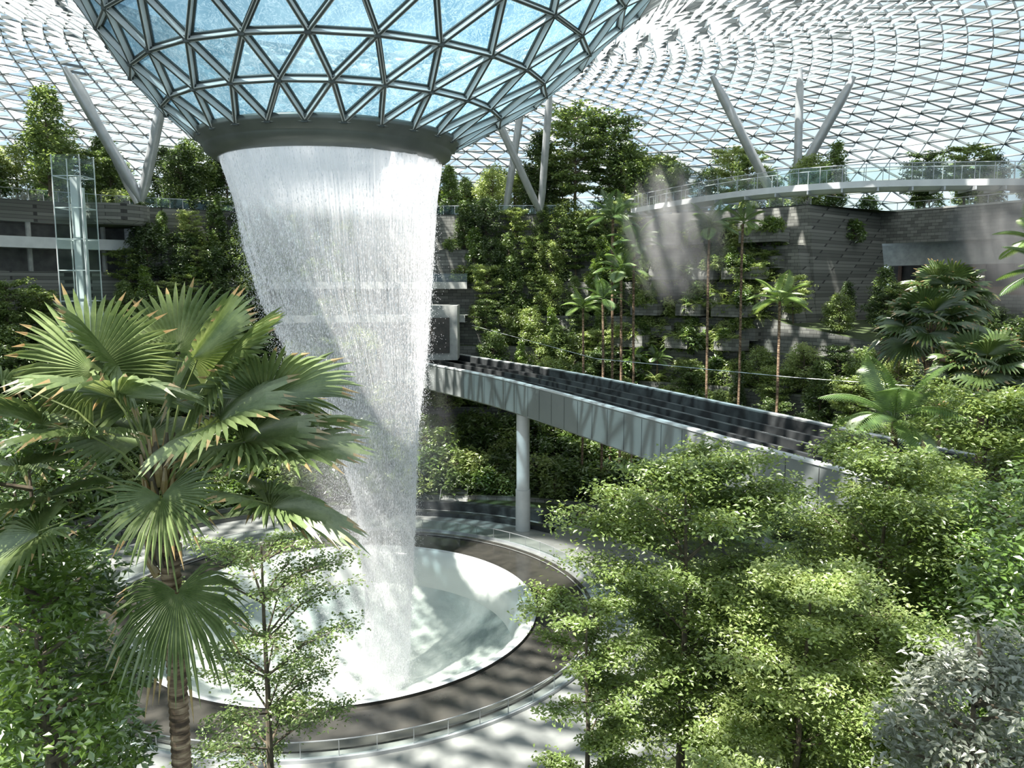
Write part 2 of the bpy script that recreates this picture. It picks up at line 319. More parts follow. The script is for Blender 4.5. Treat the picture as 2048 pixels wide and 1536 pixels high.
# ------------------------------------------------------------ waterfall
WF=[(33.9,-12.75,7.6),(33,-12.7,7.55),(30.6,-12.5,7.0),(27.1,-12.35,6.6),(23.5,-12.0,6.0),(19.8,-11.3,5.0),(16.5,-10.6,3.9),(14.2,-10.1,3.1),(8.5,-9.5,2.2),(.7,-9.4,1.7),(-6.2,-9.7,1.6)]
wz=np.array([w[0] for w in WF])[::-1]; wc=np.array([w[1] for w in WF])[::-1]; wr=np.array([w[2] for w in WF])[::-1]
def wf(z): return np.interp(z,wz,wc),np.interp(z,wz,wr)
wfo=empty('waterfall')
for kk,sc in enumerate((1,.93)):
    mb=MB(); NA=120; NV=60; V=[]
    for j in range(NV+1):
        z=33.6-39.6*j/NV; c,r=wf(z); a=np.arange(NA+1)*2*pi/NA; rr=r*sc*(1+.012*np.sin(a*17+kk)+.01*np.sin(a*41))
        V.append(np.stack([c+rr*np.cos(a),CY+rr*np.sin(a),np.full(NA+1,z)],1))
    F=[(j*(NA+1)+i,j*(NA+1)+i+1,(j+1)*(NA+1)+i+1,(j+1)*(NA+1)+i) for j in range(NV) for i in range(NA)]
    mb.add(np.concatenate(V),F); me=mb.mesh('water_curtain',[M_veil],True)
    uvl=me.uv_layers.new(name='UVMap'); li=np.zeros(len(me.loops),np.int32); me.loops.foreach_get('vertex_index',li)
    uv=np.stack([(li%(NA+1))/NA,(li//(NA+1))/NV],1); uvl.data.foreach_set('uv',uv.ravel())
    link(me,'water_curtain',wfo)
def drops(n,lo,hi,wlo,whi,spread,pw=1.0,left=0):
    z=33.5-(rng.random(n)**pw)*39.5; st=rng.integers(0,200,n)*2*pi/200+rng.normal(0,.003,n)
    c,r=wf(z); u=(33.5-z)/39.5; g=rng.normal(0,1,n); rr=r*(1+g*(.008+spread*u)); 
    x=c+rr*np.cos(st)-left*np.abs(rng.normal(0,1,n))*u*(np.cos(st)<0); y=CY+rr*np.sin(st)
    L=rng.uniform(lo,hi,n); w=rng.uniform(wlo,whi,n); z0=np.zeros(n)
    p=np.stack([x,y,z],1)
    V=np.stack([p+np.stack([z0,z0,L],1),p+np.stack([w,z0,z0],1),p+np.stack([z0,w,z0],1),p-np.stack([w,z0,z0],1),p-np.stack([z0,w,z0],1),p-np.stack([z0,z0,L],1)],1)
    f=np.array([(0,1,2),(0,2,3),(0,3,4),(0,4,1),(5,2,1),(5,3,2),(5,4,3),(5,1,4)])
    return V.reshape(-1,3),(f[None]+6*np.arange(n)[:,None,None]).reshape(-1,3)
mb=MB(); mb.add(*drops(40000,.05,.16,.010,.023,.04,1.15)); mb.add(*drops(38000,.02,.05,.010,.022,.14,.8,1.8)); mb.add(*drops(26000,.02,.04,.010,.018,.35,.65,3.0)); mb.obj('droplets',[M_drop],wfo)
def ball(name,m,loc,sc,parent=None):
    mb=MB(); prof=[(math.sin(pi*i/16)+1e-4,-math.cos(pi*i/16)) for i in range(17)]; revolve(mb,prof,24,c=(0,0)); return link(mb.mesh(name,[m]),name,parent,loc,0,sc)
ball('fine_spray',M_spray,(-10.8,CY,8),(7.5,7.5,18),wfo)
# ------------------------------------------------------------ train track
path=spline([(-26,122),(-12,97.3),(-1.2,79),(9.6,55),(13.7,45.3),(17,38),(24,22)][::-1],8); W=9.4; ZT=15.4
tr=empty('elevated_train_track')
mb=MB()
sweep(mb,path,[(0,ZT),(.45,ZT),(.5,ZT-1.5),(W-.5,ZT-1.5),(W-.45,ZT),(W,ZT),(W,ZT-2.2),(W-2,ZT-3.2),(.3,ZT-3.2),(0,ZT-3.0)],0); mb.obj('girder',[M_fascia],tr)
mb=MB()
sweep(mb,path,[(.5,ZT-.1),(.52,ZT-1.45),(W-.52,ZT-1.45),(W-.5,ZT-.1)],0,False)
for l in (1.2,3.6,5.6,8.0):
    sweep(mb,path,[(l,ZT-1.4),(l,ZT-.7),(l+.3,ZT-.7),(l+.3,ZT-1.4)],1)
for l in (2.4,4.6,6.8): sweep(mb,path,[(l-.05,ZT-1.0),(l-.05,ZT-.9),(l+.05,ZT-.9),(l+.05,ZT-1.0)],2)
sweep(mb,path,[(4.45,ZT-1.4),(4.45,ZT-.35),(4.75,ZT-.35),(4.75,ZT-1.4)],1)
mb.obj('guideway',[M_dark,surf('guide_beam',(.025,.028,.03),(.042,.045,.047),1,.5),M_steel],tr)
mb=MB()
sweep(mb,path,[(-.06,ZT+.02),(.4,ZT+.02),(.4,ZT-.12),(-.06,ZT-.12)],0); sweep(mb,path,[(W-.4,ZT+.02),(W+.06,ZT+.02),(W+.06,ZT-.12),(W-.4,ZT-.12)],0)
mb.obj('parapet_caps',[M_white],tr)
mb=MB()
seg=np.cumsum(np.r_[0,np.linalg.norm(np.diff(path,axis=0),axis=1)])
for d in np.arange(1,seg[-1],2.4):
    x=np.interp(d,seg,path[:,0]); y=np.interp(d,seg,path[:,1]); x2=np.interp(d+.1,seg,path[:,0]); y2=np.interp(d+.1,seg,path[:,1]); an=math.atan2(y2-y,x2-x)
    box(mb,(x,y,ZT-1.6),(.03,.04,2.7),an)
mb.obj('panel_joints',[M_dark],tr)
col=empty('support_column'); 
for (x,y) in ((1.1,78.5),):
    mb=MB(); tube(mb,[(x,y,0),(x,y,4.2)],.74,32); tube(mb,[(x,y,4.2),(x,y,12.4)],.66,32); mb.obj('shaft',[M_white],col,True)
    mb=MB(); box(mb,(x+2,y+.8,12.15),(5,2,.5),.35); mb.obj('pier_head',[M_fascia],col)
mb=MB(); tube(mb,[(-5,100,19.6),(8,76,17.6),(22,62,17.4),(32,54,17.4)],.025,5); mb.obj('steel_cable',[M_steel])
# ------------------------------------------------------------ canopy bridge
bp=spline([(16.5,105),(18.5,99),(24.6,86),(32,79),(41,77),(50,77),(62,80)],10); br=empty('canopy_glass_bridge')
mb=MB(); sweep(mb,bp,[(-1.3,34.3),(1.3,34.3),(1.3,33.7),(.6,33.4),(-.6,33.4),(-1.3,33.7)]); mb.obj('deck',[M_white],br)
mb=MB(); sweep(mb,bp,[(-1.3,34.3),(-1.3,35.8)],0,False); sweep(mb,bp,[(1.3,34.3),(1.3,35.8)],0,False); mb.obj('glass_balustrade',[M_glass],br)
mb=MB()
for l in (-1.3,1.3): sweep(mb,bp,[(l-.03,35.8),(l+.03,35.8),(l+.03,35.87),(l-.03,35.87)])
for i in range(0,len(bp),2):
    d=nrm(bp[min(i+1,len(bp)-1)]-bp[max(i-1,0)])
    for l in (-1.3,1.3): box(mb,(bp[i][0]+d[1]*l,bp[i][1]-d[0]*l,35.05),(.05,.05,1.5))
mb.obj('handrails',[M_steel],br)
mb=MB()
for i in range(0,len(bp)-1,3):
    d=nrm(bp[i+1]-bp[i]); box(mb,(bp[i][0],bp[i][1],33.45),(.15,3.4,.35),math.atan2(d[1],d[0]))
mb.obj('cross_ribs',[M_steel],br)
# ------------------------------------------------------------ buildings
mb=MB(); V=[];K=150
for q in (0,1):
    for i in range(K+1):
        ph=-30+240*i/K; R=(84 if ph<40 else (57*Rb(ph)-.1 if ph<LB else 58)) if q==0 else 99
        t=math.radians(ph); V.append((CX+R*math.cos(t),CY+R*math.sin(t),34.52))
mb.add(V,[(i,i+1,K+1+i+1,K+1+i) for i in range(K)]); mb.obj('canopy_park_ground',[M_stone])
rl=empty('canopy_park_railing'); mb=MB(); mb2=MB(); V=[]
pts=[]
for i in range(K+1):
    ph=-30+240*i/K; R=(84 if ph<40 else (57*Rb(ph)+.15 if ph<LB else 57.6)); t=math.radians(ph); pts.append((CX+R*math.cos(t),CY+R*math.sin(t)))
sweep(mb,pts,[(0,34.5),(0,35.7)],0,False); sweep(mb2,pts,[(-.04,35.7),(.04,35.7),(.04,35.78),(-.04,35.78)])
for p in pts: box(mb2,(p[0],p[1],35.1),(.06,.06,1.2))
mb.obj('glass',[M_glass],rl); mb2.obj('rails',[M_steel],rl)
rb=empty('stone_gallery_building'); A=math.radians
mb=MB(); revolve(mb,[(84,30.3),(84,34.6)],40,A(-25),A(41)); revolve(mb,[(84,14),(84,23.4),(86,23.4)],40,A(-25),A(41)); mb.obj('wall_stone',[M_stone],rb)
mb=MB(); revolve(mb,[(84,30.3),(86.5,30.1),(86.5,27.3)],40,A(-25),A(41)); revolve(mb,[(83.9,34.5),(83.9,34.75),(84.4,34.75)],40,A(-25),A(41)); mb.obj('concrete_soffit',[M_concrete],rb)
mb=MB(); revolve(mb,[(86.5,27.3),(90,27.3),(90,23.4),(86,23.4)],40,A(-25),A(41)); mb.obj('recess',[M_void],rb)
mb=MB(); 
for i in range(26):
    t=A(-20+i*2.4); box(mb,(CX+89.8*math.cos(t),CY+89.8*math.sin(t),25.3),(.2,.5,4),t)
revolve(mb,[(84.3,23.4),(84.3,24.4)],40,A(-25),A(41)); mb.obj('recess_mullions',[surf('brown_panel',(.10,.06,.04),(.16,.09,.06),2,.7)],rb)
lb=empty('left_gallery_building')
mb=MB(); 
for z0,z1,r in ((28.9,30.2,56.3),(15.5,16.4,56.5)):
    revolve(mb,[(60,z0),(r,z0),(r,z1),(60,z1)],50,A(LB),A(212))
mb.obj('balcony_slabs',[M_white],lb)
mb=MB(); revolve(mb,[(57.6,32.0),(57.6,34.5)],50,A(LB),A(212)); revolve(mb,[(57,19),(57,26.2),(58,26.2)],50,A(LB),A(212)); revolve(mb,[(58,8),(58,19)],50,A(LB),A(212)); mb.obj('wall_stone',[M_stone],lb)
mb=MB(); revolve(mb,[(58,32.0),(60.5,31.9),(60.5,10)],50,A(LB),A(212)); mb.obj('dark_recess',[surf('gallery_back_wall',(.10,.10,.095),(.18,.18,.17),1,.8)],lb)
mb=MB()
for i in range(10):
    t=A(LB+3+i*8.2); tube(mb,[(CX+58.2*math.cos(t),CY+58.2*math.sin(t),15),(CX+58.2*math.cos(t),CY+58.2*math.sin(t),32)],.3,8)
mb.obj('gallery_columns',[M_concrete],lb)
mb=MB(); c=(CX+56*math.cos(A(131)),CY+56*math.sin(A(131))); revolve(mb,[(.1,31.8),(4,31.8),(4.4,32.4),(4.4,34.3),(4.0,34.3),(4,33)],40,c=c); mb.obj('round_balcony',[M_stone])
wk=empty('far_gallery_walkway'); mb=MB(); mb2=MB()
for z,r in ((25,49.5),(20.6,48.0)):
    revolve(mb,[(r+6,z-.9),(r,z-.9),(r,z),(r+6,z)],40,A(82),A(112)); revolve(mb2,[(r+.1,z),(r+.1,z+1.1)],40,A(82),A(112))
mb.obj('slabs',[M_concrete],wk); mb2.obj('glass_rail',[M_glass],wk)
mb=MB(); box(mb,(-9.5,105,18.5),(5,5,7)); box(mb,(-9.5,102.4,18.2),(3,.3,4.5),m=1); mb.obj('service_pavilion',[M_concrete,M_void])
# lift tower
lt=empty('glass_lift_tower',(-42.8,80,0)); mb=MB(); mb2=MB(); hw=1.35
for x in (-hw,hw):
    for y in (-hw,hw): tube(mb,[(x,y,2),(x,y,37)],.06,8)
box(mb,(.1,0,18.5),(.7,.7,33)); box(mb,(.75,0,18),(.25,.4,32))
for z in np.arange(14,37.5,3.0):
    for y in (-hw,hw): box(mb,(0,y,z),(2*hw,.07,.09))
    for x in (-hw,hw): box(mb,(x,0,z),(.07,2*hw,.09))
for y in (-hw-.05,hw+.05): box(mb2,(0,y,21.5),(2*hw,.02,31))
for x in (-hw-.05,hw+.05): box(mb2,(x,0,21.5),(.02,2*hw,31))
mb.obj('steel_frame',[M_white],lt); mb2.obj('glass_skin',[glassmat('lift_glass',(.93,.97,.96),.03)],lt)
def vcol(base,tops,r=.55):
    e=empty('roof_support_column'); mb=MB()
    for t in tops:
        b=np.array(base,float); t=np.array(t,float); P=[b+(t-b)*s for s in (0,.15,.85,1)]; tube(mb,P,[r*.55,r,r,r*.5],16)
    mb.obj('steel_struts',[M_steel],e,True)
vcol((35.5,108,34.5),[(25,104,50.6),(42,102,50)],.6); vcol((37,106,34.5),[(36,104,51.5)],.5)
vcol((-44,97,34.5),[(-49.5,92,48.5),(-39.5,94,46)],.6); vcol((-46,100,34.5),[(-51,97,49)],.45)
vcol((4,114,34.5),[(-3,106,48),(5,108,50.5)],.5); vcol((-1,116,34.5),[(1.5,112,50)],.5)
vcol((62,84,34.5),[(52,82,50),(70,80,50)],.6)
# ------------------------------------------------------------ vegetation meshes
def leaves(mb,p,ax,up,L,Wd,m=0):
    n=len(p); L=np.broadcast_to(L,(n,))[:,None]; Wd=np.broadcast_to(Wd,(n,))[:,None]
    ax=nrm(ax); s=nrm(np.cross(ax,up)); nn=np.cross(s,ax)
    mid=p+ax*L*.45
    V=np.stack([p,mid+s*Wd/2+nn*Wd*.15,p+ax*L-nn*L*.08,mid-s*Wd/2+nn*Wd*.15],1)
    mb.add(V.reshape(-1,3),(np.array([[0,1,2],[0,2,3]])[None]+4*np.arange(n)[:,None,None]).reshape(-1,3),m)
def rup(n,j): return nrm(np.array([0,0,1.])+rng.normal(0,j,(n,3)))
def rax(n,zj=.35):
    a=rng.uniform(0,2*pi,n); return np.stack([np.cos(a),np.sin(a),rng.normal(-.15,zj,n)],1)
def layered(H,CR,nl,nleaf,ls,leafm,low=.35,name='t',umb=0,sgk=.085):
    mb=MB(); t=np.linspace(0,1,8); px=np.cumsum(rng.normal(0,.06,8)); py=np.cumsum(rng.normal(0,.06,8)); px[0]=py[0]=0
    tube(mb,np.stack([px,py,t*H*.97],1),.03*CR*(1.1-t)+.006*H*(1-t)+.015,8,1)
    pts=[]
    for l in range(nl):
        f=low+(1-low)*(l+.3)/nl; z=H*f; u=(f-low)/(1-low)
        cr=CR*((math.sin(pi*min(1,(1-u)*.75+.18))**.6) if not umb else (.75+.35*u if u<.7 else .95*(1-(u-.7)*1.9)))
        x0=np.interp(f,t,px); y0=np.interp(f,t,py)
        for b in range(rng.integers(6,9)):
            a=rng.uniform(0,2*pi); ln=cr*rng.uniform(.5,1.1); rise=rng.uniform(.15,.5)*ln
            e=np.array([x0+ln*math.cos(a),y0+ln*math.sin(a),z+rise]); s=np.array([x0,y0,z-.1*ln])
            tube(mb,[s,(s+e)/2+np.array([0,0,.1*ln]),e],[.015+.008*CR,.01+.004*CR,.006],5,1,False)
            for q in np.linspace(.35,1,5):
                c=s+(e-s)*q+np.array([0,0,.1*ln*math.sin(pi*q)]); 
                for h in range(3):
                    a2=a+rng.uniform(-1.5,1.5); l2=ln*.38*rng.uniform(.3,1)
                    e2=c+np.array([math.cos(a2)*l2,math.sin(a2)*l2,rng.uniform(-.05,.15)*CR*.4]); tube(mb,[c,e2],[.007,.003],3,1,False); pts.append(e2)
                pts.append(c)
    pts=np.array(pts); idx=rng.integers(0,len(pts),nleaf); sg=CR*sgk
    p=pts[idx]+rng.normal(0,1,(nleaf,3))*np.array([sg,sg,sg*.42])
    leaves(mb,p,rax(nleaf),rup(nleaf,.5),rng.uniform(.7,1.3,nleaf)*ls,rng.uniform(.45,.62,nleaf)*ls,0)
    return mb.mesh(name,[leafm,M_bark])
def dense(H,CR,nleaf,ls,leafm,low=.2,ncl=90,cone=0,name='t',flat=.8):
    mb=MB(); tube(mb,[(0,0,0),(.1,0,H*.5),(0,.1,H*.9)],[.012*H+.05,.008*H+.04,.02],8,1)
    f=rng.random(ncl)*(1-low)+low; u=(f-low)/(1-low); prof=(np.sin(pi*np.clip(u*.85+.12,0,1))**.5)*(1-cone*u)
    a=rng.uniform(0,2*pi,ncl); rr=CR*prof*np.sqrt(rng.uniform(.15,1,ncl)); c=np.stack([rr*np.cos(a),rr*np.sin(a),f*H],1)
    for q in c[::2]: tube(mb,[(0,0,max(q[2]-.25*CR,0.1)),q],[.05,.015],4,1,False)
    idx=rng.integers(0,ncl,nleaf); sg=CR*.17
    d=nrm(rng.normal(0,1,(nleaf,3)))*(rng.random((nleaf,1))**.4)*sg*1.7*np.array([1,1,flat])
    leaves(mb,c[idx]+d,rax(nleaf)+nrm(d)*.6,nrm(rup(nleaf,.4)+nrm(d)*.5),rng.uniform(.7,1.3,nleaf)*ls,rng.uniform(.4,.6,nleaf)*ls,0)
    return mb.mesh(name,[leafm,M_bark])
def fanleaf(mb,h,ax,up,R,seg=40,span=135,m=0,droop=.25,dry=.0):
    ax=nrm(ax); s=nrm(np.cross(ax,up)); n=nrm(np.cross(s,ax)); da=math.radians(2*span/seg)
    for i in range(seg):
        th=math.radians(-span)+da*(i+.5); 
        L=R*(.74+.26*math.cos(th*.62))*rng.uniform(.93,1.04)
        d=ax*math.cos(th)+s*math.sin(th); tn=-ax*math.sin(th)+s*math.cos(th)
        dr=droop*rng.uniform(.6,1.5); V=[]
        for t,wf_ in ((.03,1),(.3,1),(.62,.98),(.84,.6),(1,.03)):
            w=math.tan(da/2)*L*min(t,.66)*wf_; c=h+d*L*t+n*(-.05*R*(1-t)**2) + np.array([0,0,-1.])*dr*L*max(0,t-.35)**2*1.6 + n*abs(math.sin(th))*.16*L*t
            V+= [c-tn*w-n*w*.8,c+n*w*.8,c+tn*w-n*w*.8]
        F=[]
        for k in range(4):
            a=k*3; F+=[(a,a+1,a+4,a+3),(a+1,a+2,a+5,a+4)]
        mb.add(V,F[:6],m); mb.add(V,F[6:],2 if rng.random()<dry else m)
def petiole(mb,a,b,m=1,r=.03):
    a=np.array(a,float);b=np.array(b,float); mid=(a+b)/2+np.array([0,0,.12*np.linalg.norm(b-a)]); tube(mb,[a,mid,b],[r*1.3,r,r*.7],6,m,False)
def fancrown(spec,seg=40,name='crown',pr=.028,facing=.45,dr=.30):
    mb=MB()
    for (h,R,tilt) in spec:
        h=np.array(h,float); out=nrm(h*np.array([1,1,.55])+np.array([0,0,-.1-tilt])); 
        petiole(mb,np.array([h[0]*.06,h[1]*.06,min(.9,max(-.3,h[2]*.2))]),h,3,pr)
        hor=np.array([h[0],h[1],0]); up=nrm(np.array([0,0,1.])+nrm(hor+1e-6)*facing+rng.normal(0,.18,3)); fanleaf(mb,h,out,up,R,seg,dry=.3,droop=dr+tilt*.2)
    for i in range(90):
        a=rng.uniform(0,2*pi); z=rng.uniform(-1.1,.8); tube(mb,[(.12*math.cos(a),.12*math.sin(a),z),(.22*math.cos(a),.22*math.sin(a),z+.22),(.25*math.cos(a),.25*math.sin(a),z+.42)],[.06,.045,.02],5,1 if i%2 else 2)
    return mb.mesh(name,[M_palm,M_bark,M_brown,M_petiole])
M_petiole=surf('petiole_green',(.13,.17,.05),(.22,.26,.09),4,.5)
def trunkmesh(z,r,name='trunk'):
    mb=MB(); n=max(3,int(z/.11)); P=[];Rr=[]
    for i in range(n):
        P+= [(0.1*math.sin(i*.02),0,-z+i*z/n),(0.1*math.sin(i*.02),0,-z+(i+.8)*z/n)]; Rr+= [r*1.08,r*.93]
    tube(mb,P,Rr,14); return mb.mesh(name,[M_trunk])
def tm():
    m,nt=mat('palm_trunk'); L=nt.links.new; o=nd(nt,'ShaderNodeOutputMaterial'); b=nd(nt,'ShaderNodeBsdfPrincipled',ins={'Roughness':.85})
    tc=nd(nt,'ShaderNodeTexCoord'); mp=nd(nt,'ShaderNodeMapping',ins={'Scale':(2,2,9)}); L(tc.outputs['Object'],mp.inputs[0]); n=nd(nt,'ShaderNodeTexNoise',ins={'Scale':1.5,'Detail':5}); L(mp.outputs[0],n.inputs['Vector'])
    L(ramp(nt,n.outputs[0],[(.35,(.05,.032,.02)),(.5,(.17,.11,.07)),(.7,(.4,.3,.2))]),b.inputs['Base Color']); L(b.outputs[0],o.inputs[0]); return m
M_trunk=tm()
spec=[((-.15,-.85,1.9),1.5,.6),((-1.0,.2,2.1),1.6,0),((.85,.3,2.1),1.6,0),((.1,.7,2.3),1.55,-.2),((1.6,.1,1.7),1.55,.15),((-1.6,-.2,1.4),1.55,.2),((1.15,-.6,1.5),1.45,.3),
((1.9,-.2,.95),1.5,.3),((1.85,-.5,.2),1.45,.45),((1.45,.7,-.05),1.45,.5),((.4,-.9,.45),1.0,.9),((-1.9,-.4,.75),1.5,.4),((-1.9,.3,.1),1.45,.5),((-1.5,-.7,-.15),1.2,.7),((.4,-.5,-1.15),1.2,2.4),
((-.6,.9,1.6),1.6,.1),((.9,1.2,1.2),1.5,.3),((-1.1,1.1,.8),1.5,.3),((1.7,.8,1.1),1.5,.3),((-2.2,-.1,2.0),1.5,.2),((.7,-.1,2.3),1.4,-.1),((-.7,-.7,1.3),1.25,.5),((-.4,.4,1.0),1.5,.3),((.6,.5,1.1),1.5,.3),((-.5,-.2,2.2),1.4,.2),((1.4,-.3,1.15),1.35,.35)]
fp=empty('fan_palm',(-5.4,12,21.1)); link(fancrown(spec,46,'fan_palm_crown',.018,.95,.2),'crown',fp); link(trunkmesh(12,.145),'trunk',fp)
gs=[]
for i in range(24):
    a=i*2.4; e=1.25-i*.07; L=1.4; gs.append(((L*math.cos(a)*math.cos(e),L*math.sin(a)*math.cos(e),L*math.sin(e)+.5),1.5,.1+i*.03))
FANC=fancrown(gs,30,'fan_crown_b')
def place_fan(x,y,zc,sc):
    zb=hz(x,y); e=empty('fan_palm',(x,y,zc)); link(FANC,'crown',e,sc=sc,rz=random.random()*6); link(trunkmesh(max(zc-zb,1),.15*sc),'trunk',e)
def feather(nf,L,name):
    mb=MB()
    for i in range(nf):
        a=i*2.4+rng.uniform(-.2,.2); e=1.35-1.25*i/nf; P=[];p=np.zeros(3); d=np.array([math.cos(a)*math.cos(e),math.sin(a)*math.cos(e),math.sin(e)])
        for k in range(12): P.append(p.copy()); p=p+d*L/11; d=nrm(d+np.array([0,0,-.13]))
        P=np.array(P); tube(mb,P,np.linspace(.03,.006,12),4,0,False)
        t=np.repeat(np.linspace(.15,1,26),2); sgn=np.tile([1,-1],26); c=np.stack([np.interp(t*11,np.arange(12),P[:,k]) for k in range(3)],1)
        dd=nrm(np.stack([np.gradient(P[:,k]) for k in range(3)],1)); dt=np.stack([np.interp(t*11,np.arange(12),dd[:,k]) for k in range(3)],1)
        s=nrm(np.cross(dt,[0,0,1.]))*sgn[:,None]; ll=L*.33*np.sin(pi*np.clip(t*.85+.1,0,1))
        leaves(mb,c,s+dt*.7+np.array([0,0,-.25]),nrm(np.cross(s,dt)*sgn[:,None]),ll,np.full(len(t),.07*L/2),0)
    return mb.mesh(name,[M_leafPalm2])
M_leafPalm2=leafmat('feather_palm_leaf',(.05,.105,.03),(.11,.19,.055),(.2,.3,.09))
FEA=[feather(13,2.6,'feather_crown'),feather(10,2.2,'feather_crown_b')]
def place_feather(x,y,zc,sc=1,zb=None,name='areca_palm'):
    zb=hz(x,y) if zb is None else zb; e=empty(name,(x,y,zc)); link(random.choice(FEA),'crown',e,sc=sc,rz=random.random()*6); link(trunkmesh(max(zc-zb,.6),.10*sc),'trunk',e)
# ---- near trees
def near(me,x,y,name='rainforest_tree'): link(me,name,None,(x,y,hz(x,y)),random.random()*6)
def H(x,y,top): return top-hz(x,y)
near(layered(H(-6.4,20,18.3),2.5,7,13000,.12,M_leafB,low=.5,name='n1',umb=1,sgk=.06),-6.4,20)
near(layered(H(4.9,22,19.8),3.1,8,50000,.15,M_leafA,low=.48,name='n2',umb=1,sgk=.10),4.9,22)
near(layered(H(2,20,16.6),1.7,7,22000,.13,M_leafA,low=.4,name='n3'),2,20)
near(layered(H(7,20.5,17.8),2.3,8,46000,.13,M_leafA,low=.3,name='n4',umb=1,sgk=.11),7.4,19.5)
near(layered(H(11.5,24,19.6),3.2,9,52000,.16,M_leafA,low=.3,name='n5',umb=1,sgk=.11),11.5,24)
near(layered(H(8.4,17.5,17.0),2.0,8,34000,.12,M_leafA,low=.3,name='n6',umb=1,sgk=.11),9.6,17.0)
near(layered(H(17,31,20.8),3.6,9,40000,.2,M_leafA,low=.3,name='n7',umb=1,sgk=.11),17.8,29.5)
near(dense(H(11.3,16,20.9),1.8,9000,.22,M_leafC,low=.2,name='n8'),11.5,16)
near(dense(H(7.6,13,18.7),1.5,9000,.15,M_leafS,low=.3,name='n9'),8.0,13)
near(dense(H(14,21,19.5),2.4,14000,.2,M_leafC,low=.2,name='n10'),14,21)
near(dense(H(5,26,15),2.5,14000,.16,M_leafA,low=.2,name='n11'),6.5,26)
near(layered(H(13,28,18.8),3.2,9,40000,.18,M_leafA,low=.2,name='n12',umb=1,sgk=.11),13.3,27.0)
near(dense(H(22,29,21.5),3.4,15000,.26,M_leafC,low=.2,name='n12b'),23.5,30)
near(dense(H(5,16,14),1.5,9000,.13,M_leafA,low=.2,name='n12c'),4.8,16.5)
near(dense(H(-7.6,13,22.7),1.6,8000,.2,M_leafC,low=.3,name='n13'),-8.3,13.5,'glossy_leaf_tree')
near(dense(H(-6.8,11.5,20.4),1.3,8000,.17,M_leafC,low=.3,name='n14'),-7.1,11.5,'glossy_leaf_tree')
near(dense(H(-12,22,21),2.2,9000,.2,M_leafC,low=.3,name='n15'),-14,22,'glossy_leaf_tree')
near(dense(H(-15,26,19),3,12000,.22,M_leafB,low=.2,name='n16'),-17.5,26,'glossy_leaf_tree')
place_fan(23.5,45,21.2,1.15); place_fan(27.5,51,23.0,1.1); place_fan(22.5,38,19.6,1.0)
place_feather(15.0,31,19.2,1.2); place_feather(31,46,25,1.3); place_feather(34,52,27,1.2); place_feather(28,36,22,1.2)
place_feather(20.5,84,30.4,1.3); place_feather(11.5,92,32,1.5); place_feather(13.5,89,29,1.4); place_feather(12,88,26,1.4); place_feather(24.5,86,31,1.3); place_feather(8,90,22,1.3); place_feather(10,88,23,1.4); place_feather(26,78,23,1.3)
# ---- far trees
FT=[dense(8,2.6,4600,.40,M_leafB,low=.1,name='f1'),dense(9,2.3,4600,.38,M_leafB,low=.15,cone=.5,name='f2'),dense(7,2.8,4600,.38,M_leafA,low=.1,name='f3'),layered(9,3,8,7000,.36,M_leafB,low=.2,name='f4'),dense(8,1.7,4000,.34,M_leafC,low=.05,cone=.3,name='f5'),layered(8,2.8,7,7000,.34,M_leafA,low=.2,name='f6')]
BU=[dense(1.6,1.3,900,.3,M_leafA,low=.0,ncl=30,name='b1'),dense(1.4,1.3,900,.34,M_leafB,low=.0,ncl=30,name='b2'),dense(1.6,1.2,800,.36,M_leafC,low=.0,ncl=30,name='b3')]
def fern():
    mb=MB()
    for i in range(18):
        a=i*2.4; e=rng.uniform(.3,1.2); P=[];p=np.zeros(3); d=np.array([math.cos(a)*math.cos(e),math.sin(a)*math.cos(e),math.sin(e)])
        for k in range(7): P.append(p.copy()); p=p+d*.28; d=nrm(d+np.array([0,0,-.28]))
        P=np.array(P); t=np.repeat(np.linspace(.1,1,12),2); sg=np.tile([1,-1],12)
        c=np.stack([np.interp(t*6,np.arange(7),P[:,k]) for k in range(3)],1); s=np.tile(nrm(np.cross(P[-1]-P[0],[0,0,1.])),(24,1))*sg[:,None]
        leaves(mb,c,s+d*.4,np.tile([0,0,1.],(24,1)),.5*(1.1-t),.14)
    return mb.mesh('fern',[M_leafA])
FE=fern()
# protruding stone planters on the right-hand garden wall
mb=MB(); plant=[]
for q,z0 in ((49,17.2),(49,13.2),(51,21.2),(53,25.8),(55,30.4),(46.5,9.8),(51,18.4),(53,22.6),(55,27.2)):
    ph=41.5+random.uniform(0,1.5)
    while ph<56:
        w_=random.uniform(3.0,5.5); R=q*Rb(ph+w_/2)-.1; dpt=random.uniform(1.3,2.0)
        revolve(mb,[(R+.6,z0-.5),(R-dpt,z0-.5),(R-dpt,z0+1.0),(R-dpt+.2,z0+1.0),(R-dpt+.2,z0+.8),(R+.6,z0+.8)],8,A(ph),A(ph+w_))
        for e in (ph,ph+w_):
            t=A(e); u=(math.cos(t),math.sin(t)); mb.add([(CX+(R+.6)*u[0],CY+(R+.6)*u[1],z0-.5),(CX+(R-dpt)*u[0],CY+(R-dpt)*u[1],z0-.5),(CX+(R-dpt)*u[0],CY+(R-dpt)*u[1],z0+1),(CX+(R+.6)*u[0],CY+(R+.6)*u[1],z0+1)],[(0,1,2,3)])
        for k in range(int(w_*1.1)+1): plant.append((R-dpt+.6,ph+random.uniform(.2,w_-.2),z0+.75))
        ph+=w_+random.uniform(.8,3.5)
mb.obj('stone_planter_tiers',[M_stone])
for (R,ph,z) in plant:
    t=A(ph); link(random.choice([FE,FE,BU[0],BU[2]]),'planter_fern',None,(CX+R*math.cos(t),CY+R*math.sin(t),z),random.random()*6,random.uniform(.75,1.15))
